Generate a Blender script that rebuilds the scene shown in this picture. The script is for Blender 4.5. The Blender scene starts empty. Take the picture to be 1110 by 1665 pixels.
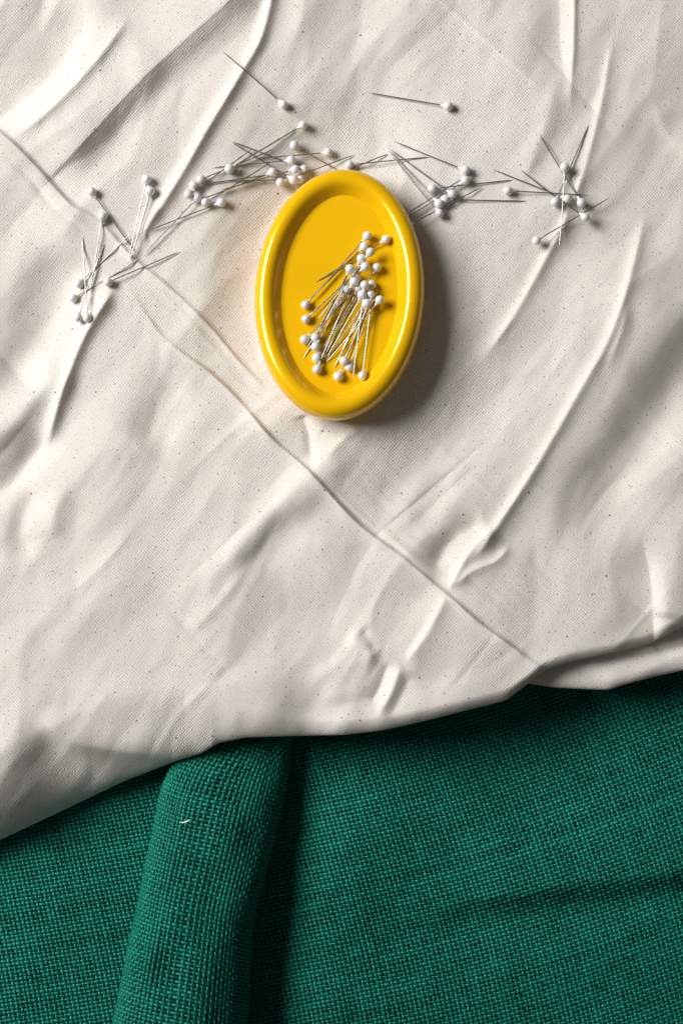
import bpy, math, random
import numpy as np
from mathutils import Vector, Matrix, Quaternion

random.seed(7)
RNG = np.random.default_rng(11)
sc = bpy.context.scene
COL = sc.collection
MM = 0.001

# ------------------------------------------------------------------ camera
# photograph pixels (1110 x 1665) <-> metres: the camera looks down on the cloth
Z0 = 36.0                    # mean height of the muslin above the table, mm
CAM_D, TILT = 0.76, math.radians(4.0)
HALF_H = 0.225
FOV = 2 * math.atan(HALF_H / CAM_D)
cam_loc = np.array([0.0, -CAM_D * math.sin(TILT), Z0 * MM + CAM_D * math.cos(TILT)])
cam_d = bpy.data.cameras.new('camera')
cam = bpy.data.objects.new('camera', cam_d)
COL.objects.link(cam)
cam.location = cam_loc
cam.rotation_euler = (TILT, 0, 0)
cam_d.sensor_fit = 'VERTICAL'
cam_d.angle = FOV
cam_d.clip_start = 0.01
cam_d.clip_end = 20
sc.camera = cam

# ------------------------------------------------------------------ light
world = bpy.data.worlds.new('World')
sc.world = world
world.use_nodes = True
bg = world.node_tree.nodes['Background']
bg.inputs['Color'].default_value = (1.0, 0.95, 0.90, 1)
bg.inputs['Strength'].default_value = 0.07

LIGHT_AZ, LIGHT_EL, LIGHT_DIST = math.radians(157), math.radians(37), 2.2
ld = bpy.data.lights.new('window_light', 'AREA')
ld.shape = 'RECTANGLE'
ld.size, ld.size_y = 1.25, 0.85
ld.energy = 77
ld.color = (1.0, 0.99, 0.98)
lo = bpy.data.objects.new('window_light', ld)
COL.objects.link(lo)
ldir = Vector((math.cos(LIGHT_EL) * math.cos(LIGHT_AZ), math.cos(LIGHT_EL) * math.sin(LIGHT_AZ), math.sin(LIGHT_EL)))
lo.location = ldir * LIGHT_DIST + Vector((0, 0.03, 0.02))
lo.rotation_euler = ldir.to_track_quat('Z', 'Y').to_euler()

sc.view_settings.view_transform = 'Standard'
sc.view_settings.look = 'None'
sc.view_settings.exposure = 0.0
sc.view_settings.gamma = 1.0
sc.view_settings.use_curve_mapping = False
sc.render.engine = 'CYCLES'
sc.cycles.max_bounces = 8
sc.cycles.diffuse_bounces = 5
sc.cycles.use_denoising = True
sc.cycles.denoising_input_passes = 'RGB_ALBEDO_NORMAL'

# ------------------------------------------------------------------ helpers
ct, st_ = math.cos(TILT), math.sin(TILT)
TH = math.tan(FOV / 2)


def W(px, py, z):
    """world point (metres) at height z (mm) seen at photograph pixel px, py"""
    px, py, z = np.broadcast_arrays(np.asarray(px, float), np.asarray(py, float), np.asarray(z, float))
    dx = (px - 555.0) / 832.5 * TH
    dy = -(py - 832.5) / 832.5 * TH
    dz = -1.0
    wy = dy * ct - dz * st_
    wz = dy * st_ + dz * ct
    k = (z * MM - cam_loc[2]) / wz
    return np.stack([cam_loc[0] + dx * k, cam_loc[1] + wy * k, z * MM], -1)


def link(o, parent=None):
    COL.objects.link(o)
    if parent is not None:
        o.parent = parent
    return o


def tag(o, label=None, cat=None, group=None, kind=None):
    if label:
        o['label'] = label
    if cat:
        o['category'] = cat
    if group:
        o['group'] = group
    if kind:
        o['kind'] = kind
    return o


def empty(name, loc=(0, 0, 0)):
    o = bpy.data.objects.new(name, None)
    o.empty_display_size = 0.01
    o.location = loc
    return link(o)


def np_mesh(name, verts, faces, mat, smooth=True):
    """verts (n,3), faces (m,4) or (m,3)"""
    me = bpy.data.meshes.new(name)
    verts = np.asarray(verts, np.float32)
    faces = np.asarray(faces, np.int32)
    n, m, k = len(verts), len(faces), faces.shape[1]
    me.vertices.add(n)
    me.vertices.foreach_set('co', verts.ravel())
    me.loops.add(m * k)
    me.loops.foreach_set('vertex_index', faces.ravel())
    me.polygons.add(m)
    me.polygons.foreach_set('loop_start', np.arange(0, m * k, k, dtype=np.int32))
    me.polygons.foreach_set('loop_total', np.full(m, k, np.int32))
    me.polygons.foreach_set('use_smooth', np.full(m, smooth, bool))
    me.update(calc_edges=True)
    me.validate()
    if mat:
        me.materials.append(mat)
    return me


def grid_faces(nr, nc, wrap=False):
    i = np.arange(nr - 1)[:, None]
    j = np.arange(nc if wrap else nc - 1)[None, :]
    j2 = (j + 1) % nc
    return np.stack([i * nc + j, i * nc + j2, (i + 1) * nc + j2, (i + 1) * nc + j], -1).reshape(-1, 4)


def _hash(ix, iy, seed):
    h = (ix.astype(np.int64) * 374761393 + iy.astype(np.int64) * 668265263 + seed * 1442695041) & 0xffffffff
    h = ((h ^ (h >> 13)) * 1274126177) & 0xffffffff
    return ((h ^ (h >> 16)) & 0xffff) / 65535.0 * 2 - 1


def vnoise(x, y, seed=0):
    x, y = np.broadcast_arrays(np.asarray(x, float), np.asarray(y, float))
    ix, iy = np.floor(x), np.floor(y)
    fx, fy = x - ix, y - iy
    ix, iy = ix.astype(np.int64), iy.astype(np.int64)
    fx = fx * fx * fx * (fx * (fx * 6 - 15) + 10)
    fy = fy * fy * fy * (fy * (fy * 6 - 15) + 10)
    a, b = _hash(ix, iy, seed), _hash(ix + 1, iy, seed)
    c, d = _hash(ix, iy + 1, seed), _hash(ix + 1, iy + 1, seed)
    return (a * (1 - fx) + b * fx) * (1 - fy) + (c * (1 - fx) + d * fx) * fy


def curve_pts(pts, n=48):
    """Catmull-Rom through pts"""
    p = np.array(pts, float)
    if len(p) == 2:
        t = np.linspace(0, 1, n)[:, None]
        return p[0] * (1 - t) + p[1] * t
    q = np.vstack([2 * p[0] - p[1], p, 2 * p[-1] - p[-2]])
    out = []
    per = max(4, n // (len(p) - 1))
    for i in range(1, len(q) - 2):
        t = np.linspace(0, 1, per, endpoint=False)[:, None]
        a, b, c, d = q[i - 1], q[i], q[i + 1], q[i + 2]
        out.append(0.5 * (2 * b + (c - a) * t + (2 * a - 5 * b + 4 * c - d) * t ** 2 + (3 * b - a - 3 * c + d) * t ** 3))
    out.append(p[-1:])
    return np.vstack(out)


def stroke(px, py, H, pts, amp, sl, sr, t0=0.2, t1=0.2, wob=0.12):
    """adds a fold along pts (written top to bottom); sl / sr = half widths (px)
    on its screen-left / screen-right side; ends fade over t0 / t1 of the length"""
    c = curve_pts(pts)
    m = 4.5 * max(sl, sr)
    sel = (px > c[:, 0].min() - m) & (px < c[:, 0].max() + m) & (py > c[:, 1].min() - m) & (py < c[:, 1].max() + m)
    if not sel.any():
        return
    X, Y = px[sel], py[sel]
    a, b = c[:-1], c[1:]
    ab = b - a
    L = np.hypot(ab[:, 0], ab[:, 1]) + 1e-9
    cum = np.concatenate([[0], np.cumsum(L)])
    bestd = np.full(X.shape, 1e9)
    bs = np.zeros(X.shape)
    bt = np.zeros(X.shape)
    for k in range(len(a)):
        ax, ay = X - a[k, 0], Y - a[k, 1]
        t = np.clip((ax * ab[k, 0] + ay * ab[k, 1]) / L[k] ** 2, 0, 1)
        dx, dy = ax - t * ab[k, 0], ay - t * ab[k, 1]
        d = np.hypot(dx, dy)
        better = d < bestd
        bestd[better] = d[better]
        crs = -(ab[k, 0] * ay - ab[k, 1] * ax)
        bs[better] = np.sign(crs)[better]
        bt[better] = ((cum[k] + t * L[k]) / cum[-1])[better]
    s = np.where(bs > 0, sr, sl)
    # narrow folds have straight flanks and a tight crest, broad ones are round
    e_ = 0.45 * s
    peak = np.exp(-1.15 * (np.sqrt(bestd ** 2 + e_ ** 2) - e_) / s)
    k_ = np.clip((24.0 - s) / 14.0, 0, 1) * 0.8
    g = k_ * peak + (1 - k_) * np.exp(-0.5 * (bestd / s) ** 2)
    g = np.clip((g - 0.012) / 0.988, 0, None)

    def sm(x):
        x = np.clip(x, 0, 1)
        return x * x * (3 - 2 * x)
    f = np.ones_like(bt)
    if t0 > 0:
        f *= sm(bt / t0)
    if t1 > 0:
        f *= sm((1 - bt) / t1)
    f *= 1 + wob * vnoise(bt * cum[-1] / 45.0, pts[0][0] * 0.37, 5)
    H[sel] += amp * g * f


# ------------------------------------------------------------------ materials
def new_mat(name):
    m = bpy.data.materials.new(name)
    m.use_nodes = True
    nt = m.node_tree
    b = nt.nodes['Principled BSDF']
    return m, nt, b


def nd(nt, typ, **kw):
    n = nt.nodes.new(typ)
    for k, v in kw.items():
        setattr(n, k, v)
    return n


def math_n(nt, op, a, b=None, clamp=False):
    n = nd(nt, 'ShaderNodeMath', operation=op, use_clamp=clamp)
    for i, v in enumerate((a, b)):
        if v is None:
            continue
        if isinstance(v, (int, float)):
            n.inputs[i].default_value = v
        else:
            nt.links.new(v, n.inputs[i])
    return n.outputs[0]


def mix_col(nt, fac, a, b, blend='MIX'):
    n = nd(nt, 'ShaderNodeMix', data_type='RGBA', blend_type=blend)
    for sock, v in ((n.inputs[0], fac), (n.inputs[6], a), (n.inputs[7], b)):
        if isinstance(v, (int, float)):
            sock.default_value = v
        elif isinstance(v, tuple):
            sock.default_value = v
        else:
            nt.links.new(v, sock)
    return n.outputs[2]


def noise_n(nt, vec, scale, detail=2.0, rough=0.5):
    n = nd(nt, 'ShaderNodeTexNoise')
    n.inputs['Scale'].default_value = scale
    n.inputs['Detail'].default_value = detail
    n.inputs['Roughness'].default_value = rough
    nt.links.new(vec, n.inputs['Vector'])
    return n.outputs['Fac']


def mapping(nt, vec, scale=(1, 1, 1), rot=(0, 0, 0), loc=(0, 0, 0)):
    n = nd(nt, 'ShaderNodeMapping')
    n.inputs['Scale'].default_value = scale
    n.inputs['Rotation'].default_value = rot
    n.inputs['Location'].default_value = loc
    nt.links.new(vec, n.inputs['Vector'])
    return n.outputs[0]


def mat_muslin():
    m, nt, b = new_mat('muslin')
    co = nd(nt, 'ShaderNodeTexCoord').outputs['UV']            # UV is in millimetres of cloth
    th = mapping(nt, co, rot=(0, 0, math.radians(-44)))          # thread directions
    sep = nd(nt, 'ShaderNodeSeparateXYZ')
    dist = noise_n(nt, th, 0.5, 2)
    nt.links.new(th, sep.inputs[0])
    k = 2 * math.pi / 1.02
    wob = math_n(nt, 'MULTIPLY', dist, 11.0)
    sx = math_n(nt, 'SINE', math_n(nt, 'ADD', math_n(nt, 'MULTIPLY', sep.outputs[0], k), wob))
    sy = math_n(nt, 'SINE', math_n(nt, 'ADD', math_n(nt, 'MULTIPLY', sep.outputs[1], k), wob))
    weave = math_n(nt, 'MULTIPLY', math_n(nt, 'ADD', sx, sy), 0.5)
    # slubs: streaks along both thread directions
    s1 = noise_n(nt, mapping(nt, th, scale=(0.05, 1.5, 1)), 1.0, 3, 0.6)
    s2 = noise_n(nt, mapping(nt, th, scale=(1.5, 0.05, 1)), 1.0, 3, 0.6)
    grain = noise_n(nt, co, 1.7, 2, 0.75)
    slub = math_n(nt, 'ADD', math_n(nt, 'SUBTRACT', s1, 0.5), math_n(nt, 'SUBTRACT', s2, 0.5))
    v = math_n(nt, 'ADD', math_n(nt, 'MULTIPLY', weave, 0.07), math_n(nt, 'MULTIPLY', slub, 0.10))
    v = math_n(nt, 'ADD', v, math_n(nt, 'MULTIPLY', math_n(nt, 'SUBTRACT', grain, 0.5), 0.62))
    v = math_n(nt, 'ADD', v, 1.0)
    tone = noise_n(nt, co, 0.018, 2)
    base = mix_col(nt, tone, (0.745, 0.688, 0.618, 1), (0.795, 0.750, 0.695, 1))
    comb = nd(nt, 'ShaderNodeCombineColor')
    for i in range(3):
        nt.links.new(v, comb.inputs[i])
    colr = mix_col(nt, 1.0, base, comb.outputs[0], 'MULTIPLY')

    # seed flecks of the unbleached cotton
    def flecks(cell, r_mm, keep, colour, cur, seed):
        vo = nd(nt, 'ShaderNodeTexVoronoi', feature='F1', voronoi_dimensions='2D')
        vo.inputs['Scale'].default_value = 1.0 / cell
        nt.links.new(mapping(nt, co, loc=(seed, seed * 2.3, 0)), vo.inputs['Vector'])
        rs = nd(nt, 'ShaderNodeSeparateColor')
        nt.links.new(vo.outputs['Color'], rs.inputs[0])
        rad = math_n(nt, 'MULTIPLY', math_n(nt, 'ADD', math_n(nt, 'MULTIPLY', rs.outputs[1], 0.8), 0.35), r_mm / cell)
        hit = math_n(nt, 'LESS_THAN', vo.outputs['Distance'], rad)
        hit = math_n(nt, 'MULTIPLY', hit, math_n(nt, 'LESS_THAN', rs.outputs[0], keep))
        hit = math_n(nt, 'MULTIPLY', hit, math_n(nt, 'ADD', 0.35, math_n(nt, 'MULTIPLY', rs.outputs[2], 0.6)))
        return mix_col(nt, hit, cur, colour)
    colr = flecks(4.0, 0.25, 0.75, (0.16, 0.10, 0.06, 1), colr, 3.1)
    colr = flecks(9.0, 0.36, 0.5, (0.06, 0.04, 0.03, 1), colr, 17.7)
    colr = flecks(2.6, 0.16, 0.9, (0.33, 0.23, 0.15, 1), colr, 40.3)
    nt.links.new(colr, b.inputs['Base Color'])
    b.inputs['Roughness'].default_value = 1.0
    b.inputs['Specular IOR Level'].default_value = 0.05
    b.inputs['Sheen Weight'].default_value = 0.12
    h = math_n(nt, 'ADD', math_n(nt, 'MULTIPLY', weave, 0.5), math_n(nt, 'MULTIPLY', slub, 0.45))
    h = math_n(nt, 'ADD', h, math_n(nt, 'MULTIPLY', grain, 1.6))
    bump = nd(nt, 'ShaderNodeBump')
    bump.inputs['Strength'].default_value = 0.8
    bump.inputs['Distance'].default_value = 0.00024
    nt.links.new(h, bump.inputs['Height'])
    nt.links.new(bump.outputs[0], b.inputs['Normal'])
    return m


def mat_burlap(name, dark=False):
    m, nt, b = new_mat(name)
    at = nd(nt, 'ShaderNodeAttribute', attribute_name='yarn')
    co = nd(nt, 'ShaderNodeTexCoord').outputs['UV']              # u along the yarn (mm), v round it
    fib = noise_n(nt, mapping(nt, co, scale=(2.2, 7, 1), rot=(0, 0, 0.35)), 1.0, 4, 0.7)
    base = mix_col(nt, at.outputs['Fac'], (0.0, 0.033, 0.023, 1), (0.002, 0.155, 0.105, 1))
    glintf = math_n(nt, 'MULTIPLY', math_n(nt, 'SUBTRACT', fib, 0.5, True), 3.2, True)
    base = mix_col(nt, glintf, base, (0.02, 0.46, 0.32, 1))  # pale teal streaks: glints on the fibres painted into the colour
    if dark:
        base = (0.0003, 0.012, 0.009, 1)  # near black green: shade of the weave gaps put into the colour
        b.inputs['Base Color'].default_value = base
    else:
        nt.links.new(base, b.inputs['Base Color'])
        bump = nd(nt, 'ShaderNodeBump')
        bump.inputs['Strength'].default_value = 0.9
        bump.inputs['Distance'].default_value = 0.0002
        nt.links.new(fib, bump.inputs['Height'])
        nt.links.new(bump.outputs[0], b.inputs['Normal'])
    b.inputs['Roughness'].default_value = 0.38
    b.inputs['Specular IOR Level'].default_value = 0.8
    b.inputs['Specular Tint'].default_value = (0.25, 1.0, 0.8, 1)
    return m


def mat_yellow():
    m, nt, b = new_mat('yellow_plastic')
    co = nd(nt, 'ShaderNodeTexCoord').outputs['Object']
    n1 = noise_n(nt, co, 900, 2, 0.6)
    n2 = noise_n(nt, co, 40, 3)
    colr = mix_col(nt, n2, (0.84, 0.465, 0.002, 1), (0.88, 0.495, 0.003, 1))
    nt.links.new(colr, b.inputs['Base Color'])
    b.inputs['Specular IOR Level'].default_value = 0.6
    b.inputs['Specular Tint'].default_value = (1.0, 0.72, 0.2, 1)
    b.inputs['Metallic'].default_value = 0.08
    b.inputs['Coat Weight'].default_value = 0.5
    b.inputs['Coat Roughness'].default_value = 0.08
    rr = math_n(nt, 'ADD', 0.15, math_n(nt, 'MULTIPLY', n2, 0.08))
    nt.links.new(rr, b.inputs['Roughness'])
    bump = nd(nt, 'ShaderNodeBump')
    bump.inputs['Strength'].default_value = 0.12
    bump.inputs['Distance'].default_value = 0.0001
    nt.links.new(n1, bump.inputs['Height'])
    nt.links.new(bump.outputs[0], b.inputs['Normal'])
    return m


def mat_pearl():
    m, nt, b = new_mat('pearl_plastic')
    oi = nd(nt, 'ShaderNodeObjectInfo')
    colr = mix_col(nt, oi.outputs['Random'], (0.74, 0.735, 0.74, 1), (0.81, 0.805, 0.80, 1))
    nt.links.new(colr, b.inputs['Base Color'])
    b.inputs['Roughness'].default_value = 0.32
    b.inputs['Specular IOR Level'].default_value = 0.6
    b.inputs['Coat Weight'].default_value = 1.0
    b.inputs['Coat Roughness'].default_value = 0.03
    b.inputs['Coat IOR'].default_value = 1.7
    b.inputs['Sheen Weight'].default_value = 0.15
    b.inputs['Sheen Tint'].default_value = (0.95, 0.9, 1.0, 1)
    return m


def mat_steel():
    m, nt, b = new_mat('pin_steel')
    co = nd(nt, 'ShaderNodeTexCoord').outputs['Object']
    n = noise_n(nt, co, 600, 2)
    colr = mix_col(nt, n, (0.40, 0.39, 0.37, 1), (0.55, 0.54, 0.52, 1))
    nt.links.new(colr, b.inputs['Base Color'])
    b.inputs['Metallic'].default_value = 1.0
    b.inputs['Roughness'].default_value = 0.27
    return m


def mat_table():
    m, nt, b = new_mat('dark_table')
    co = nd(nt, 'ShaderNodeTexCoord').outputs['Object']
    n = noise_n(nt, mapping(nt, co, scale=(4, 60, 4)), 1.0, 5, 0.6)
    colr = mix_col(nt, n, (0.012, 0.008, 0.006, 1), (0.04, 0.026, 0.018, 1))
    nt.links.new(colr, b.inputs['Base Color'])
    b.inputs['Roughness'].default_value = 0.5
    return m


def mat_lint():
    m, nt, b = new_mat('lint_white')
    b.inputs['Base Color'].default_value = (0.8, 0.82, 0.8, 1)
    b.inputs['Roughness'].default_value = 0.8
    return m


M_MUS, M_BUR, M_GAP_SHADE = mat_muslin(), mat_burlap('burlap_yarn'), mat_burlap('burlap_gap_shade', True)
M_YEL, M_PEARL, M_STEEL, M_TABLE, M_LINT = mat_yellow(), mat_pearl(), mat_steel(), mat_table(), mat_lint()

# ------------------------------------------------------------------ table
tv, tf = [], []
bx, by, zt, zb = 0.45, 0.5, -0.0032, -0.03
bev = 0.003
ring = [(bx - bev, by - bev, zt), (bx, by, zt - bev), (bx, by, zb)]
for (x, y, z) in ring:
    tv += [(-x, -y, z), (x, -y, z), (x, y, z), (-x, y, z)]
tf.append((0, 1, 2, 3))
for r in range(2):
    for i in range(4):
        j = (i + 1) % 4
        tf.append((r * 4 + i, (r + 1) * 4 + i, (r + 1) * 4 + j, r * 4 + j))
tf.append((11, 10, 9, 8))
tm = np_mesh('table_top', tv, tf, M_TABLE, smooth=False)
tag(link(bpy.data.objects.new('table_top', tm)), 'dark table top under the green and cream cloths', kind='structure')

# ------------------------------------------------------------------ dish frame
DCX, DCY = 552.0, 479.0
DISH_ROT = math.radians(-2.5)
TILT_X, TILT_Y = 0.085, -0.095         # floor gradient: rises to the right, and towards the bottom


def dish_plane(x, y):
    """height (mm) added by the slope the dish rests on; x, y in mm from its centre"""
    return TILT_X * x + TILT_Y * y


S_PX = 2 * HALF_H / 1665 * 1000        # mm per pixel at the mean cloth plane


# ------------------------------------------------------------------ muslin heights
STROKES = [
    # long soft folds
    ([(452, -60), (428, 50), (392, 118), (338, 208), (292, 288), (252, 352), (215, 425)], 2.9, 7, 9, 0.02, 0.25),
    ([(190, 462), (142, 538), (112, 608), (88, 682), (66, 775)], 3.0, 8, 9, 0.12, 0.3),
    ([(500, -60), (486, 40), (452, 120)], 0.9, 12, 12, 0.1, 0.5),
    # fold edge of the upper left layer
    ([(440, -70), (372, 0), (305, 60), (230, 128), (150, 215), (78, 292)], 0.6, 30, 3.2, 0.05, 0.03),
    ([(440, -70), (372, 0), (305, 60), (230, 128), (150, 215), (78, 292)], 5.2, 60, 20, 0.05, 0.15),
    ([(215, 20), (165, 88), (110, 150), (60, 196), (15, 228)], 1.9, 9, 8, 0.2, 0.2),
    ([(160, 0), (100, 100), (40, 160), (-30, 210)], -3.6, 42, 15, 0.2, 0.1),
    # pressed crease from the left edge to the dish
    ([(-80, 150), (-20, 198), (20, 232), (60, 272), (95, 312), (122, 338), (168, 366)], 2.6, 26, 2.6, 0.02, 0.22),
    ([(100, 318), (165, 364), (215, 418), (260, 455), (300, 490), (345, 535), (375, 572), (400, 600), (435, 634)], 1.3, 6, 2.2, 0.15, 0.1),
    ([(0, 248), (45, 285), (85, 335), (120, 362), (165, 400)], -0.9, 6, 5, 0.3, 0.3),
    # long pressed crease down to the lower right corner
    ([(196, 448), (230, 500), (262, 545), (300, 578), (340, 606), (385, 648), (440, 712), (505, 770), (555, 825),
      (600, 868), (645, 900), (690, 937), (735, 975), (790, 1022), (840, 1058), (890, 1096)], 0.9, 12, 2.6, 0.12, 0.02, 0.5),
    ([(262, 545), (300, 578), (340, 606), (385, 648), (440, 712), (505, 770), (555, 825), (600, 868), (645, 900), (690, 937), (735, 975), (790, 1022), (870, 1078)], 1.5, 5.0, 2.6, 0.1, 0.1, 0.6),
    ([(520, 772), (560, 812), (610, 858), (660, 895), (712, 935)], 0.5, 3, 6, 0.2, 0.2),
    # right hand folds
    ([(470, 820), (435, 880), (400, 940)], -1.8, 16, 30, 0.3, 0.3),
    ([(998, 40), (980, 150), (957, 250), (928, 340)], 1.5, 6, 9, 0.3, 0.1),
    ([(932, 335), (895, 405), (868, 455), (840, 505), (810, 550), (768, 608)], 2.1, 7, 10, 0.1, 0.4),
    ([(934, -60), (932, 60), (929, 120), (926, 198)], 1.6, 6, 5, 0.02, 0.5),
    ([(906, -60), (908, 60), (914, 125), (905, 170)], -2.6, 26, 12, 0.02, 0.4),
    ([(905, 130), (885, 200), (862, 265), (838, 315)], 1.1, 14, 12, 0.3, 0.3),
    ([(1052, 330), (1032, 418), (1012, 490), (985, 560), (945, 630), (905, 700), (870, 760), (835, 815), (805, 860), (782, 893), (758, 918)],
     2.2, 7, 10, 0.15, 0.08),
    ([(1022, 490), (1010, 540), (984, 605)], 1.1, 6, 9, 0.3, 0.4),
    ([(1120, 430), (1040, 560), (965, 690), (900, 800), (850, 890)], 5.5, 75, 48, 0.2, 0.2),
    ([(1190, 540), (1090, 650), (985, 770), (895, 880)], -5.0, 44, 46, 0.1, 0.25),
    ([(1190, 640), (1090, 740), (1010, 830)], 2.6, 28, 26, 0.1, 0.4),
    ([(1062, 160), (1085, 215), (1130, 250)], 1.2, 10, 22, 0.3, 0.1),
    ([(1200, 60), (1110, 160), (1040, 300)], -1.8, 40, 40, 0.1, 0.3),
    ([(1036, 868), (1054, 930), (1060, 1000), (1060, 1070)], -3.2, 42, 9, 0.35, 0.02),
    ([(1120, 850), (1098, 930), (1085, 1010)], 2.0, 22, 30, 0.3, 0.1),
    # middle
    ([(560, 700), (520, 762), (470, 808), (410, 872), (350, 935), (296, 985)], 3.2, 19, 26, 0.2, 0.3),
    ([(505, 815), (432, 890), (370, 950), (325, 1010)], -1.2, 18, 22, 0.2, 0.4),
    ([(408, 918), (360, 975), (300, 1040)], 1.2, 12, 10, 0.3, 0.4),
    ([(492, 672), (503, 712), (507, 765)], -1.9, 9, 8, 0.1, 0.3),
    ([(590, 690), (556, 715), (524, 752)], 1.4, 10, 10, 0.2, 0.3),
    ([(805, 856), (772, 888), (748, 922), (730, 962)], 2.0, 6, 9, 0.15, 0.15),
    ([(832, 884), (806, 912), (768, 928), (738, 955)], 1.4, 6, 9, 0.2, 0.2),
    ([(790, 852), (755, 862), (722, 890), (703, 932)], -2.4, 17, 13, 0.2, 0.2),
    ([(735, 760), (700, 830), (690, 880)], -1.5, 20, 18, 0.3, 0.3),
    ([(726, 968), (694, 1030), (655, 1082)], 1.6, 7, 11, 0.1, 0.2),
    ([(700, 1000), (670, 1050), (655, 1085)], -0.7, 10, 8, 0.3, 0.3),
    ([(652, 1080), (636, 1125), (610, 1172)], 1.6, 7, 9, 0.15, 0.25),
    ([(632, 1075), (617, 1118), (598, 1150)], -1.9, 9, 8, 0.2, 0.3),
    ([(668, 1095), (648, 1140), (630, 1170)], -1.0, 11, 9, 0.2, 0.3),
    ([(560, 1030), (595, 1055), (612, 1085)], 1.6, 13, 12, 0.3, 0.3),
    ([(585, 1020), (603, 1045), (606, 1065)], -1.2, 9, 9, 0.3, 0.3),
    ([(520, 1075), (545, 1110), (556, 1150)], 1.4, 20, 30, 0.3, 0.3),
    # lower left pillow
    ([(60, 1150), (110, 1200), (170, 1216), (250, 1226), (325, 1238)], 3.4, 12, 24, 0.2, 0.15),
    ([(130, 400), (92, 480), (58, 560), (0, 640)], -5.5, 40, 30, 0.2, 0.2),
    ([(110, 590), (60, 640), (20, 690), (-60, 740)], 3.0, 22, 18, 0.2, 0.1),
    ([(95, 700), (55, 740), (10, 790), (-50, 820)], -3.2, 20, 16, 0.2, 0.1),
    ([(62, 790), (40, 840), (38, 885), (60, 915)], -2.2, 18, 18, 0.2, 0.3),
    ([(110, 790), (88, 840), (92, 880)], 1.5, 14, 14, 0.3, 0.3),
    ([(300, 600), (255, 690), (230, 740)], -3.2, 26, 24, 0.3, 0.3),
    ([(280, 690), (330, 745), (400, 800)], -1.0, 26, 26, 0.3, 0.3),
    ([(250, 880), (180, 960), (60, 1050)], 1.8, 40, 40, 0.3, 0.3),
    ([(250, 400), (235, 380), (215, 415)], -0.8, 6, 6, 0.3, 0.3),
    ([(262, 330), (240, 365), (228, 400)], 1.6, 6, 5, 0.3, 0.3),
    ([(640, 60), (600, 140), (560, 210)], -1.4, 40, 40, 0.3, 0.3),
    ([(800, 40), (770, 160), (720, 260)], -1.4, 40, 40, 0.3, 0.3),
]

# faint ironed-in lines along the two thread directions
_r = random.Random(5)
for _i in range(26):
    _x, _y = _r.uniform(0, 1110), _r.uniform(0, 1080)
    _l = _r.uniform(60, 190)
    _a = math.radians(46 + _r.uniform(-5, 5)) if _i % 3 else math.radians(134 + _r.uniform(-6, 6))
    _dx, _dy = math.cos(_a) * _l, math.sin(_a) * _l
    STROKES.append(([(_x - _dx, _y - _dy), (_x + _r.uniform(-6, 6), _y), (_x + _dx, _y + _dy)],
                    _r.uniform(0.15, 0.4) * (1 if _i % 2 else -1), _r.uniform(3, 6), _r.uniform(3, 9), 0.35, 0.35))
# fine pressed stripes beside the long crease
for _o, _am in ((14, 0.22), (22, -0.2), (31, 0.25), (43, 0.18), (52, -0.22), (64, 0.2)):
    STROKES.append(([(520 + _o, 745 - _o * 0.5), (600 + _o, 838 - _o * 0.7), (700 + _o, 925 - _o * 0.8), (860 + _o * 0.8, 1052 - _o * 0.8)],
                    _am * 0.55, 2.6, 3.0, 0.2, 0.2, 0.0))

# soft hollows: centre, half axes (px), turn (degrees), depth (mm)
HOLLOWS = [((503, 1168), 30, 34, 20, 4.2), ((92, 1225), 40, 52, 30, 6.0), ((255, 1262), 70, 18, 12, 2.2), ((728, 905), 16, 34, 25, 2.0), ((250, 735), 26, 50, 30, 1.8),
           ((430, 900), 24, 60, 38, 0.5), ((690, 1110), 40, 22, -20, 1.6), ((560, 990), 40, 26, -30, 1.3), ((640, 985), 30, 45, 40, 1.2)]


def hollow(px, py, H, c, a, b, turn, depth):
    ca, sa = math.cos(math.radians(turn)), math.sin(math.radians(turn))
    dx, dy = px - c[0], py - c[1]
    u, v = (dx * ca + dy * sa) / a, (-dx * sa + dy * ca) / b
    H -= depth * np.exp(-0.5 * (u * u + v * v))


def facet_noise(x, y, seed):
    """piecewise flat noise on a triangular lattice: slack cloth breaks into flat patches"""
    k = (x + y) * 0.3660254
    i, j = np.floor(x + k), np.floor(y + k)
    fx, fy = x + k - i, y + k - j
    i, j = i.astype(np.int64), j.astype(np.int64)
    h00, h11 = _hash(i, j, seed), _hash(i + 1, j + 1, seed)
    up = fx > fy
    hm = np.where(up, _hash(i + 1, j, seed), _hash(i, j + 1, seed))
    big, small = np.maximum(fx, fy), np.minimum(fx, fy)
    return h00 * (1 - big) + hm * (big - small) + h11 * small


def crumple(px, py):
    wx = px + 30 * vnoise(px / 170.0, py / 170.0, 81) + 2.5 * vnoise(px / 37.0, py / 37.0, 83)
    wy = py + 30 * vnoise(px / 170.0, py / 170.0, 82) + 2.5 * vnoise(px / 37.0, py / 37.0, 84)
    out = 0
    for sx, sy, am, sd in ((105.0, 230.0, 1.45, 91), (50.0, 120.0, 0.38, 92), (24.0, 60.0, 0.13, 93)):
        a, b = (wx + 0.62 * wy) / sx, (wy - 0.62 * wx) / sy
        e = 0.03
        out = out + am * (facet_noise(a - e, b, sd) + facet_noise(a + e, b, sd) + facet_noise(a, b - e, sd) + facet_noise(a, b + e, sd)) / 4
    return out


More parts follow.
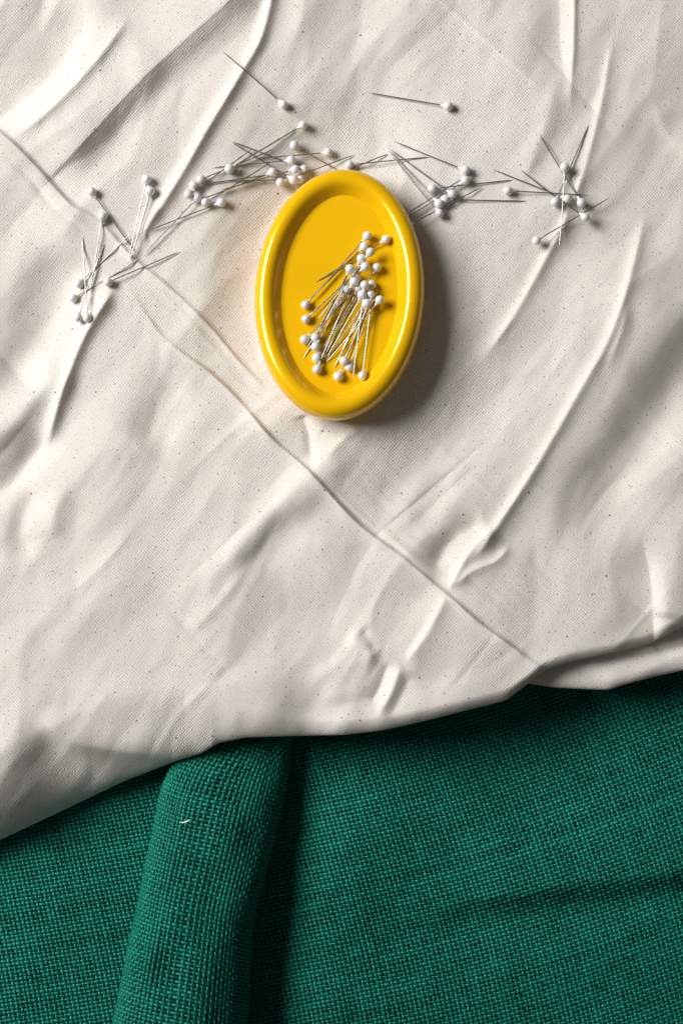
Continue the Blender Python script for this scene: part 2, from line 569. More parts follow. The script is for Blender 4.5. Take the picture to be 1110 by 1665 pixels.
EDGE = [(-200, 1452), (-100, 1412), (0, 1366), (100, 1319), (200, 1271), (290, 1236), (328, 1225), (355, 1208), (400, 1199),
        (470, 1197), (560, 1195), (620, 1188), (700, 1170), (770, 1152), (822, 1139), (852, 1116), (884, 1090),
        (930, 1075), (1000, 1060), (1056, 1046), (1075, 1036), (1110, 1018), (1200, 985), (1320, 950)]
EDGE2 = [(760, 1085), (840, 1108), (900, 1118), (960, 1121), (988, 1122), (1012, 1114), (1060, 1101), (1110, 1090), (1320, 1050)]


def edge_y(x, pts):
    xs = np.linspace(-220, 1340, 1561)
    ys = np.interp(xs, [p[0] for p in pts], [p[1] for p in pts])
    k = np.exp(-0.5 * (np.arange(-15, 16) / 5.0) ** 2)
    yp = np.pad(ys, 15, mode='edge')
    return np.interp(x, xs, np.convolve(yp, k / k.sum(), 'valid'))


def dish_rho(px, py):
    x = (px - DCX) * S_PX
    y = -(py - DCY) * S_PX
    c, s = math.cos(-DISH_ROT), math.sin(-DISH_ROT)
    xr, yr = x * c - y * s, x * s + y * c
    return np.hypot(xr / 37.0, yr / 56.0), x, y


def muslin_h(px, py):
    px, py = np.broadcast_arrays(np.asarray(px, float), np.asarray(py, float))
    H = np.zeros(px.shape)
    for s in STROKES:
        stroke(px, py, H, *s)
    for w_ in HOLLOWS:
        hollow(px, py, H, *w_)
    # loose undulation of the cloth, running mostly along the folds
    u = (px + 0.55 * py) / 118.0
    v = (py - 0.55 * px) / 300.0
    n = 1.3 * vnoise(u * 0.8, v * 0.9, 1) + crumple(px, py)
    n += 0.06 * vnoise(px / 15.0, py / 15.0, 4)
    H += n
    # the dish presses the cloth flat; it rests on a slight slope
    rho, x, y = dish_rho(px, py)
    flat = np.clip((1.12 - rho) / 0.22, 0, 1)
    flat = flat * flat * (3 - 2 * flat)
    slope = np.clip((1.75 - rho) / 0.85, 0, 1)
    slope = slope * slope * (3 - 2 * slope)
    H = H * (1 - flat) + flat * (-0.6) + slope * dish_plane(x, y)
    # roll towards the hem
    e = edge_y(px, EDGE) - py
    R = np.interp(px, [-200, 150, 300, 380, 480, 620, 880, 1000, 1340], [150, 150, 125, 55, 28, 22, 16, 16, 24])
    hr = np.interp(px, [-200, 150, 280, 345, 480, 600, 880, 1000, 1340], [30, 30, 21, 11, 7, 6, 4, 4, 6])
    q = np.clip(1 - e / R, 0, 1)
    H = H - hr * (0.5 * q ** 1.5 + 0.5 * (1 - np.sqrt(np.clip(1 - q * q, 0, 1))))
    return H


def axis(lo, hi, a, b, fine, coarse):
    return np.unique(np.concatenate([np.arange(lo, a, coarse), np.arange(a, b, fine), np.arange(b, hi + coarse, coarse)]))


def hem_sheet(name, xs, ytop, edge, hfun, zoff, curl_px, curl_mm, fine=2.0):
    ed = edge_y(xs, edge)
    yt = np.asarray(ytop, float) * np.ones_like(xs)
    span = (ed - 18 - yt).max()
    nmain = int(span / fine)
    v = np.linspace(0, 1, nmain)
    PY = yt[None, :] + (ed - 18 - yt)[None, :] * v[:, None]
    tail = 18 * (1 - np.sin(np.linspace(0, math.pi / 2, 13)[1:]))
    PY = np.vstack([PY, ed[None, :] - tail[:, None]])
    PX = np.broadcast_to(xs[None, :], PY.shape).copy()
    Z = hfun(PX, PY) + zoff
    V = W(PX, PY, Z)
    # the turned-under hem
    k = np.linspace(0, math.pi / 2, 8)[1:]
    PYu = ed[None, :] - curl_px * (1 - np.cos(k))[:, None]
    Zu = Z[-1][None, :] - curl_mm * np.sin(k)[:, None]
    PYu = np.vstack([PYu, PYu[-1:] - 30, PYu[-1:] - 80])
    Zu = np.vstack([Zu, Zu[-1:], Zu[-1:]])
    Vu = W(np.broadcast_to(xs[None, :], PYu.shape), PYu, Zu)
    V = np.vstack([V, Vu])
    nr, nc = V.shape[:2]
    me = np_mesh(name, V.reshape(-1, 3), grid_faces(nr, nc)[:, ::-1], M_MUS)
    uv = me.uv_layers.new(name='cloth')
    # cloth coordinates: arc length down the columns keeps the weave even round the hem
    dY = np.linalg.norm(np.diff(V, axis=0), axis=2)
    flatv = np.concatenate([[np.zeros(nc)], np.cumsum(dY, axis=0)], 0)
    U = np.stack([V[..., 0] * 1000 + 300, -(V[..., 1] * 1000) + 300], -1)
    n_m = nmain + 12
    U[n_m:, :, 1] = U[n_m - 1, :, 1][None] + (flatv[n_m:] - flatv[n_m - 1]) * 1000
    li = np.empty(len(me.loops), np.int32)
    me.loops.foreach_get('vertex_index', li)
    uv.data.foreach_set('uv', U.reshape(-1, 2)[li].astype(np.float32).ravel())
    return me


xs_m = axis(-170, 1280, -20, 1130, 2.0, 6.0)
muslin = empty('muslin_cloth', (0, 0.05, 0))
tag(muslin, 'rumpled cream unbleached cotton cloth with dark flecks, creased and folded under at its hem', 'cloth')
me = hem_sheet('top_layer', xs_m, -170, EDGE, muslin_h, Z0, 9, 2.4)
o = link(bpy.data.objects.new('top_layer', me), muslin)
o.location = (0, -0.05, 0)


def under_h(px, py):
    H = 0.5 * vnoise(px / 60.0, py / 40.0, 9)
    for s in [([(1180, 1030), (1060, 1085), (1005, 1108)], 1.2, 16, 12, 0.05, 0.3),
              ([(1150, 1040), (1060, 1062), (960, 1075)], -2.0, 10, 10, 0.1, 0.2),
              ([(1060, 1040), (1010, 1080), (985, 1118)], 1.5, 20, 20, 0.1, 0.1)]:
        stroke(px, py, H, *s)
    e = edge_y(px, EDGE2) - py
    q = np.clip(1 - e / 18.0, 0, 1)
    return H - 3.0 * (1 - np.sqrt(np.clip(1 - q * q, 0, 1)))


me = hem_sheet('under_layer', axis(770, 1280, 800, 1130, 2.0, 6.0), 960, EDGE2, under_h, 25.0, 7, 2.0)
o = link(bpy.data.objects.new('under_layer', me), muslin)
o.location = (0, -0.05, 0)
tag(o, 'cream cotton fold peeking out below the lower right hem')

# ------------------------------------------------------------------ green burlap
PITCH = 2.0          # between warp yarns, mm
PITCH_W = 1.72        # between weft yarns


def weave_mesh(name, surf, a_rng, b_rng, keep, mat, hw=(0.64, 0.70), ht=0.42, amp=0.52, per=2, sides=6, seed=0):
    """plain weave built yarn by yarn. surf(A,B) in mm -> (points m, inside mask)"""
    allv, allf, ally, alluv = [], [], [], []
    base = 0
    nA = int((a_rng[1] - a_rng[0]) / PITCH)
    nB = int((b_rng[1] - b_rng[0]) / PITCH_W)
    for d in (0, 1):
        nt_, nc_ = (nA, nB) if d == 0 else (nB, nA)
        pl, pc = (PITCH, PITCH_W) if d == 0 else (PITCH_W, PITCH)
        th = np.arange(nt_)[:, None]
        s = np.arange(0, nc_ * per + 1)[None, :] / per
        rs = np.random.default_rng(seed + d)
        thick = rs.normal(1.0, 0.10, (nt_, 1)).clip(0.75, 1.3)
        shift = rs.normal(0, 0.035, (nt_, 1)) * pl
        lat = (th + 0.5) * pl + shift + 0.10 * vnoise(s / 6.0, th * 3.7, seed + 20 + d)
        lon = s * pc + 0 * th
        if d == 0:
            A, B = a_rng[0] + lat, b_rng[0] + lon
        else:
            A, B = a_rng[0] + lon, b_rng[0] + lat
        P, n, t, inside = surf(A, B, d)
        ph = np.cos(math.pi * (s - 0.5 + th + d))
        wv = 1 + 0.25 * vnoise(s / 1.7, th * 5.1, seed + 30 + d)
        half = hw[d] * thick * wv * 0.001
        hth = ht * thick * wv * 0.001
        bit = np.cross(n, t)
        C = P + n * (amp * ph * 0.001)[..., None]
        ang = np.arange(sides) / sides * 2 * math.pi
        ringv = (C[:, :, None, :] + np.cos(ang)[None, None, :, None] * half[..., None, None] * bit[:, :, None, :]
                 + np.sin(ang)[None, None, :, None] * hth[..., None, None] * n[:, :, None, :])
        nS = s.shape[1]
        V = ringv.reshape(-1, 3)
        i = np.arange(nt_)[:, None, None]
        j = np.arange(nS - 1)[None, :, None]
        k = np.arange(sides)[None, None, :]
        k2 = (k + 1) % sides
        idx = lambda jj, kk: (i * nS + jj) * sides + kk
        F = np.stack([idx(j, k), idx(j, k2), idx(j + 1, k2), idx(j + 1, k)], -1)
        ok = (inside[:, :-1] & inside[:, 1:])
        F = F[ok].reshape(-1, 4) + base
        # yarn tone: differs yarn by yarn and slowly along each yarn
        tone = (0.62 if d == 0 else 0.42) + rs.normal(0, 0.08, (nt_, 1)) + 0.22 * vnoise(s / 3.0, th * 7.3, seed + 40 + d) + 0.25 * vnoise(s * 0.9, th * 2.9, seed + 50 + d)
        ally.append(np.repeat(np.clip(tone, 0, 1).reshape(-1), sides))
        uu = (s * pc + th * 13.7)
        alluv.append(np.stack([np.repeat(uu.reshape(-1), sides),
                               np.tile(np.abs(ang - math.pi) / math.pi, nt_ * nS) + np.repeat((th * 3.1 + 0 * s).reshape(-1), sides)], -1))
        allv.append(V)
        allf.append(F)
        base += len(V)
    V, F, Yv, UV = np.vstack(allv), np.vstack(allf), np.concatenate(ally), np.vstack(alluv)
    used = np.unique(F)
    remap = np.full(len(V), -1, np.int64)
    remap[used] = np.arange(len(used))
    F = remap[F]
    V, Yv, UV = V[used], Yv[used], UV[used]
    me = np_mesh(name, V, F, mat)
    at = me.attributes.new('yarn', 'FLOAT', 'POINT')
    at.data.foreach_set('value', Yv.astype(np.float32))
    uv = me.uv_layers.new(name='yarn_uv')
    li = np.empty(len(me.loops), np.int32)
    me.loops.foreach_get('vertex_index', li)
    uv.data.foreach_set('uv', UV[li].astype(np.float32).ravel())
    return me


GREEN_STROKES = [
    ([(1300, 1385), (1110, 1412), (980, 1428), (850, 1446), (740, 1462), (620, 1500)], 8.0, 80, 20, 0.02, 0.35),
    ([(1300, 1500), (1000, 1530), (760, 1590), (600, 1700)], 3.0, 50, 70, 0.02, 0.1),
    ([(720, 1180), (600, 1330), (540, 1480), (520, 1680), (515, 1800)], 8.0, 55, 100, 0.35, 0.05),
    ([(1000, 1130), (900, 1250), (860, 1380)], -2.5, 60, 60, 0.1, 0.2),
    ([(120, 1380), (60, 1500), (40, 1700)], 2.2, 60, 60, 0.1, 0.1),
]


def green_h(px, py):
    H = 0.7 * vnoise(px / 90.0, py / 90.0, 60) + 0.25 * vnoise(px / 34.0, py / 34.0, 61)
    for s in GREEN_STROKES:
        stroke(px, py, H, *s)
    return H


def green_pos(px, py, lift=0.0):
    return W(px, py, green_h(px, py) + lift)


PXMM = 1.0 / S_PX


def flat_surf(A, B, d):
    # cloth coordinates (mm) -> photograph plane; the cloth is turned a little, more so to the right
    x0, y0 = 560.0, 1420.0
    ang0 = math.radians(14)
    c, s = math.cos(ang0), math.sin(ang0)
    bend = 0.5 * math.radians(5) / 110.0 * A ** 2
    a2 = A + 1.6 * np.sin(B / 31.0 + 0.6) + 0.07 * B * np.clip(A / 150.0, -1.2, 1.2)
    b2 = B - bend + 1.2 * np.sin(A / 43.0)
    px = x0 + (a2 * c + b2 * s) * PXMM
    py = y0 + (-a2 * s + b2 * c) * PXMM
    e = np.minimum(edge_y(px, EDGE) - 115, 1300)
    inside = (px > -90) & (px < 1200) & (py > e) & (py < 1750)

    def pos(da, db):
        return green_pos(px + da, py + db)
    P = pos(0, 0)
    dx, dy = pos(2, 0) - pos(-2, 0), pos(0, 2) - pos(0, -2)
    n = np.cross(dy, dx)
    n /= np.linalg.norm(n, axis=-1, keepdims=True)
    t = np.gradient(P, axis=1)
    t /= np.linalg.norm(t, axis=-1, keepdims=True) + 1e-12
    return P, n, t, inside


burlap = empty('burlap_cloth', (0, -0.16, 0))
tag(burlap, 'coarse dark green woven cloth with a rolled fold, under the cream cloth', 'cloth')


def put_green(me, name, label=None, kind='stuff'):
    o = link(bpy.data.objects.new(name, me), burlap)
    o.location = (0, 0.16, 0)
    tag(o, label, kind=kind)
    return o


put_green(weave_mesh('flat_weave', flat_surf, (-240, 240), (-140, 140), None, M_BUR, seed=100), 'flat_weave')

# added dark sheet just below the flat weave, shades the gaps between yarns
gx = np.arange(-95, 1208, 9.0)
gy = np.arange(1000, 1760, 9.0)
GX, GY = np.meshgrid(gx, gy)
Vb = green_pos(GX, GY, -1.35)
put_green(np_mesh('gap_shade_sheet', Vb.reshape(-1, 3), grid_faces(*GX.shape)[:, ::-1], M_GAP_SHADE), 'gap_shade_sheet', kind=None)

# the rolled fold
TL = [(1120, 372), (1180, 352), (1215, 326), (1258, 284), (1305, 262), (1360, 251), (1430, 236), (1500, 222), (1580, 205), (1665, 188), (1840, 150)]
TR = [(1120, 474), (1200, 467), (1262, 457), (1330, 441), (1400, 424), (1470, 406), (1560, 399), (1665, 394), (1840, 380)]
THT = [(1120, 9), (1200, 15), (1260, 21), (1330, 28), (1420, 34), (1520, 37), (1665, 39), (1840, 40)]
FOLD_A = 106.0


def smooth_interp(t, pts):
    ts = np.linspace(1100, 1860, 761)
    v = np.interp(ts, [p[0] for p in pts], [p[1] for p in pts])
    k = np.exp(-0.5 * (np.arange(-36, 37) / 12.0) ** 2)
    return np.interp(t, ts, np.convolve(np.pad(v, 36, mode='edge'), k / k.sum(), 'valid'))


def fold_pos(A, T, shrink=0.0):
    """A 0..FOLD_A mm round the roll from its right foot to its left tuck, T = photograph row"""
    phi = np.radians(-35) + A / FOLD_A * np.radians(255)
    xl, xr, h = smooth_interp(T, TL), smooth_interp(T, TR), smooth_interp(T, THT)
    w = (xr - xl) / 2 * S_PX - shrink
    cx = (xl + xr) / 2
    cs, sn = np.cos(phi), np.sin(phi)
    ex = np.sign(cs) * np.abs(cs) ** 0.86
    # crest leans to the left: steep left flank, long right flank
    z = h * 0.45 + (h * 0.55 - shrink) * sn
    lump = 1 + 0.035 * vnoise(A / 11.0, T / 75.0, 71) + 0.06 * vnoise(A / 24.0, T / 130.0, 72)
    z = z * lump + 0.6
    px = cx + (ex * w - 0.17 * w * (sn - 0.25)) / S_PX * (0.985 + 0.015 * lump)
    slope = 26.0 * np.cos(phi * 1.0)             # rows run at right angles to the leaning axis
    py = T + slope
    return W(px, py, z)


def fold_surf(A, B, d):
    T = 1440 + B * PXMM

    def pos(da, db):
        return fold_pos(A + da, T + db)
    P = pos(0, 0)
    da, db = pos(0.5, 0) - pos(-0.5, 0), pos(0, 2) - pos(0, -2)
    n = np.cross(db, -da)
    n /= np.linalg.norm(n, axis=-1, keepdims=True)
    t = np.gradient(P, axis=1)
    t /= np.linalg.norm(t, axis=-1, keepdims=True) + 1e-12
    inside = (T > 1125) & (T < 1770) & (A > -1) & (A < FOLD_A + 1)
    return P, n, t, inside


put_green(weave_mesh('rolled_fold', fold_surf, (0, FOLD_A), (-86, 108), None, M_BUR, seed=300), 'rolled_fold',
          'soft rolled fold of green cloth below the cream hem')
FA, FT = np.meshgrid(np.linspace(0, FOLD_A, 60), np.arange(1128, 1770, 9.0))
put_green(np_mesh('fold_shade_sheet', fold_pos(FA, FT, 1.3).reshape(-1, 3), grid_faces(*FA.shape)[:, ::-1], M_GAP_SHADE), 'fold_shade_sheet', kind=None)  # added dark sheet inside the roll, keeps light from leaking through the weave


# loose fibres standing off the yarns
def fibres(name, roots, normals, mat, lmin, lmax, rad):
    n = len(roots)
    segs, sides = 4, 3
    d = RNG.normal(0, 1, (n, 3))
    d -= (d * normals).sum(1, keepdims=True) * normals
    d /= np.linalg.norm(d, axis=1, keepdims=True)
    d2 = np.cross(normals, d)
    L = RNG.uniform(lmin, lmax, (n, 1)) * MM
    bend = RNG.normal(0, 0.5, (n, 1))
    lift = RNG.uniform(0.1, 0.5, (n, 1))
    V = np.zeros((n, segs, sides, 3))
    for s in range(segs):
        u = s / (segs - 1)
        c = roots + d * L * u + d2 * L * bend * u * u + normals * L * lift * (u * (1.25 - u))
        for k in range(sides):
            a = 2 * math.pi * k / sides
            V[:, s, k] = c + (d2 * math.cos(a) + normals * math.sin(a)) * rad * MM * (1 - 0.5 * u)
    i = np.arange(n)[:, None, None]
    j = np.arange(segs - 1)[None, :, None]
    k = np.arange(sides)[None, None, :]
    k2 = (k + 1) % sides
    idx = lambda jj, kk: (i * segs + jj) * sides + kk
    F = np.stack([idx(j, k) + 0 * k2, idx(j, k2), idx(j + 1, k2), idx(j + 1, k)], -1).reshape(-1, 4)
    me = np_mesh(name, V.reshape(-1, 3), F, mat)
    at = me.attributes.new('yarn', 'FLOAT', 'POINT')
    at.data.foreach_set('value', np.full(len(me.vertices), 0.85, np.float32))
    return me


nf = 5200
fx, fy = RNG.uniform(-20, 1130, nf), RNG.uniform(1100, 1690, nf)
okf = fy > edge_y(fx, EDGE) - 10
r = green_pos(fx[okf], fy[okf], 0.5)
put_green(fibres('stray_fibres', r, np.tile([0, 0, 1.0], (len(r), 1)), M_BUR, 1.2, 3.6, 0.045), 'stray_fibres')
nf = 1500
fa, ft = RNG.uniform(28, 100, nf), RNG.uniform(1190, 1690, nf)
r = fold_pos(fa, ft)
nn = np.cross(fold_pos(fa, ft + 2) - r, -(fold_pos(fa + 0.5, ft) - r))
nn /= np.linalg.norm(nn, axis=1, keepdims=True)
put_green(fibres('fold_fibres', r + nn * 0.0005, nn, M_BUR, 1.2, 3.4, 0.045), 'fold_fibres')


# bit of white lint on the fold, and frayed yarn ends at its left edge
def tube(name, pts, rad, mat, sides=8):
    pts = np.array(pts, float)
    n = len(pts)
    V = []
    for i in range(n):
        t = pts[min(i + 1, n - 1)] - pts[max(i - 1, 0)]
        t /= np.linalg.norm(t)
        u = np.cross(t, [0, 0, 1.0])
        u /= np.linalg.norm(u)
        w = np.cross(u, t)
        rr = rad[i] if hasattr(rad, '__len__') else rad
        for k in range(sides):
            a = 2 * math.pi * k / sides
            V.append(pts[i] + (u * math.cos(a) + w * math.sin(a)) * rr)
    return np_mesh(name, V, grid_faces(n, sides, wrap=True), mat)


def fold_top(px, py):
    """height (mm) of the roll under a photograph pixel, found by search"""
    A, T = np.meshgrid(np.linspace(12, 100, 180), np.linspace(py - 45, py + 45, 60))
    P = fold_pos(A, T)
    best, bz = None, -1
    for z in np.linspace(2, 34, 65):
        q = W(px, py, z)
        d = np.abs(P - q).max(-1).min()
        if d < 0.0012 and z > bz:
            bz = z
    return bz if bz > 0 else 18.0


lz = fold_top(301, 1336) + 1.5
lint_pts = [W(292, 1337, lz - 0.3), W(298, 1337.5, lz + 0.2), W(304, 1336, lz + 0.5), W(309, 1333, lz + 0.7)]
lo_ = link(bpy.data.objects.new('lint_thread', tube('lint_thread', lint_pts, [0.00010, 0.00028, 0.00034, 0.00018], M_LINT)))
tag(lo_, 'tiny curved white lint thread lying on the rolled green fold', 'lint')

for (ex_, ey_, ux, uy, ln) in ((263, 1306, -0.15, -1, 14), (258, 1322, -1, -0.4, 12), (252, 1352, -1, -0.1, 9), (300, 1256, -0.7, -0.7, 9), (256, 1335, -1, 0.5, 10)):
    zz = 12.0
    pp = [W(ex_ + ux * ln * t + 2.5 * math.sin(3 * t), ey_ + uy * ln * t - 2 * t * t, zz + 2.5 * t) for t in np.linspace(-0.5, 1, 7)]
    fm = tube('frayed_yarn', pp, 0.00022, M_BUR, 6)
    at_ = fm.attributes.new('yarn', 'FLOAT', 'POINT')
    at_.data.foreach_set('value', np.full(len(fm.vertices), 0.8, np.float32))
    put_green(fm, 'frayed_yarn', kind=None)

# ------------------------------------------------------------------ the yellow dish
DA, DB = 37.2, 56.4
PROFILE = [(30, 0.0), (12, 0.0), (8.5, 0.0), (7.0, 0.4), (6.0, 1.4), (5.6, 3.6), (5.2, 4.6), (3.6, 4.9), (1.9, 5.05), (1.2, 5.4), (0.95, 6.2), (0.9, 7.9)]
RIM = [(1.4, 7.9), (0.75, 8.1), (0.3, 8.6), (0.08, 9.4), (0.0, 10.6), (0.05, 12.0), (0.3, 13.5), (0.95, 15.1), (2.1, 16.5), (3.5, 17.35), (5.1, 17.7), (6.5, 17.5),
       (7.6, 16.95), (8.5, 16.2), (9.5, 15.1), (10.5, 13.9), (11.4, 12.9), (11.95, 12.3)]
FLOOR = [(11.6, 12.5), (12.3, 12.5), (13, 12.5), (18, 12.5), (26, 12.5), (36.9, 12.5)]
FLOOR_Z = 12.5


def lathe_oval(name, prof, mat, cap_first=False, cap_last=False, n=144):
    V = []
    for (d, z) in prof:
        for k in range(n):
            th = 2 * math.pi * k / n
            # keeps the offset even all round the oval
            a, b = DA, DB
            x, y = a * math.cos(th), b * math.sin(th)
            nx, ny = math.cos(th) / a, math.sin(th) / b
            L = math.hypot(nx, ny)
            if d <= 16:
                px_, py_ = x - nx / L * d, y - ny / L * d
            else:
                f = max(0.0, (37.0 - d) / 21.0)
                px_, py_ = (x - nx / L * 16) * f, (y - ny / L * 16) * f
            V.append((px_ * MM, py_ * MM, z * MM))
    F = grid_faces(len(prof), n, wrap=True)
    return np_mesh(name, V, F, mat)


dish = empty('oval_pin_dish')
nrm = Vector((-TILT_X, -TILT_Y, 1)).normalized()
q = Vector((0, 0, 1)).rotation_difference(nrm)
dish.rotation_mode = 'QUATERNION'
dish.rotation_quaternion = q @ Quaternion((0, 0, 1), DISH_ROT)
# the rim crest, not the foot, is what the outline in the photograph fixes
DISH_BASE = Z0 - 0.5
rc = W(DCX, DCY, DISH_BASE + 10)
foot = Vector(rc) - nrm * 0.010
dish.location = foot
tag(dish, 'glossy yellow oval magnetic dish holding a heap of pearl headed pins', 'pin dish')
for nm, prof in (('base', PROFILE), ('rim', RIM), ('tray_floor', FLOOR)):
    me = lathe_oval(nm, prof, M_YEL)
    link(bpy.data.objects.new(nm, me), dish)

# ------------------------------------------------------------------ pins
HEAD_R = 2.08
SHAFT_R = 0.27


def lathe_x(name, prof, mat, n):
    V = []
    for (x, r_) in prof:
        for k in range(n):
            a = 2 * math.pi * k / n
            V.append((x * MM, r_ * math.cos(a) * MM, r_ * math.sin(a) * MM))
    return np_mesh(name, V, grid_faces(len(prof), n, wrap=True)[:, ::-1], mat)


hp = [(-HEAD_R * math.cos(t), max(HEAD_R * math.sin(t), 0.01)) for t in np.linspace(0, math.pi * 0.86, 16)]
hp += [(2.15, 0.72), (2.6, 0.52), (3.1, 0.42), (3.35, 0.30)]
ME_HEAD = lathe_x('pin_head', hp, M_PEARL, 22)
LREF = 34.0
sp = [(3.0, SHAFT_R), (LREF * 0.86, SHAFT_R), (LREF * 0.93, SHAFT_R * 0.82), (LREF * 0.975, SHAFT_R * 0.45), (LREF, 0.03)]
SHAFTS = []
for _k, _sag in enumerate((0.0, 0.12, 0.25, 0.4)):
    _pr = [(x, SHAFT_R) for x in np.linspace(3.0, LREF * 0.84, 9)] + sp[2:]
    _me = lathe_x('pin_shaft', _pr, M_STEEL, 8)
    for _v in _me.vertices:                                   # a slight bow, as used pins have
        _u = _v.co.x / (LREF * MM)
        _v.co.z += _sag * MM * 4 * _u * (1 - _u)
    SHAFTS.append(_me)

G_DISH, G_L, G_U, G_R, G_F = ('pins heaped in the dish', 'pins scattered at the left', 'pins above the dish on the left',
                              'pins right of the dish', 'pins crossed at the far right')
# (head px, tip px, label, group), each lot in the order it was dropped
C = 5.842


def dz(hx, hy, tx, ty):
    return (470 + hx / C, 360 + hy / C), (470 + tx / C, 360 + ty / C)


PD = 'pearl pin in dish, '
DISH_PINS = [
    (*dz(640, 540, 365, 1140), PD + 'head half hidden behind the head at the cluster top'),
    (*dz(655, 632, 310, 1335), PD + 'dim head buried in the middle of the head cluster'),
    (*dz(782, 603, 480, 1285), PD + 'cluster head partly behind its left neighbour'),
    (*dz(772, 692, 345, 1335), PD + 'shadowed cluster head below and right of the front one'),
    (*dz(572, 1383, 845, 640), PD + 'shadowed bottom head tucked right of another, tip sticking out at right'),
    (*dz(540, 645, 130, 1310), PD + 'leftmost head of the central cluster'),
    (*dz(160, 927, 690, 420), PD + 'second head down the left side, under another tip'),
    (*dz(148, 1122, 640, 650), PD + 'leftmost head of all, third down the left side'),
    (*dz(250, 1103, 560, 505), PD + 'upper of two touching heads at lower left'),
    (*dz(252, 1190, 555, 655), PD + 'lower of two touching heads at lower left'),
    (*dz(260, 1297, 640, 685), PD + 'head second from bottom at lower left'),
    (*dz(266, 1405, 565, 705), PD + 'lowest head of the lower left column'),
    (*dz(466, 1473, 745, 830), PD + 'lone head at the bottom middle'),
    (*dz(697, 1465, 785, 720), PD + 'head at bottom right by the bright slope'),
    (*dz(920, 170, 250, 578), PD + 'head at upper right against the inner slope'),
    (*dz(156, 792, 680, 215), PD + 'uppermost head on the left side'),
    (*dz(713, 237, 255, 690), PD + 'head just below the topmost head'),
    (*dz(741, 137, 228, 722), PD + 'topmost head of the heap'),
    (*dz(686, 355, 300, 1030), PD + 'fourth head from the top, left of the column'),
    (*dz(832, 440, 400, 1090), PD + 'lone head right of the column, below the upper right one'),
    (*dz(860, 747, 350, 1340), PD + 'rightmost head beside the lower cluster'),
    (*dz(692, 697, 355, 1300), PD + 'cluster head straight above the lowest cluster head'),
    (*dz(735, 782, 425, 1393), PD + 'lowest head of the central cluster'),
    (*dz(522, 1325, 790, 690), PD + 'bright bottom head touching a shadowed one'),
    (*dz(576, 450, 235, 1110), PD + 'lone head left of the upper column'),
    (*dz(616, 573, 170, 1195), PD + 'bright head at the top left of the cluster'),
    (*dz(722, 430, 165, 922), PD + 'dark shaft whose tip lies over a left head'),
    (*dz(770, 292, 278, 922), PD + 'third head from the top, right of the column'),
    (*dz(718, 605, 607, 1480), PD + 'dark shaft leaning steeply from the cluster to the bottom'),
]
PL = 'pearl pin far left, '
PU = 'pearl pin above dish, '
PR = 'pearl pin right of dish, '
PF = 'far right pearl pin, '
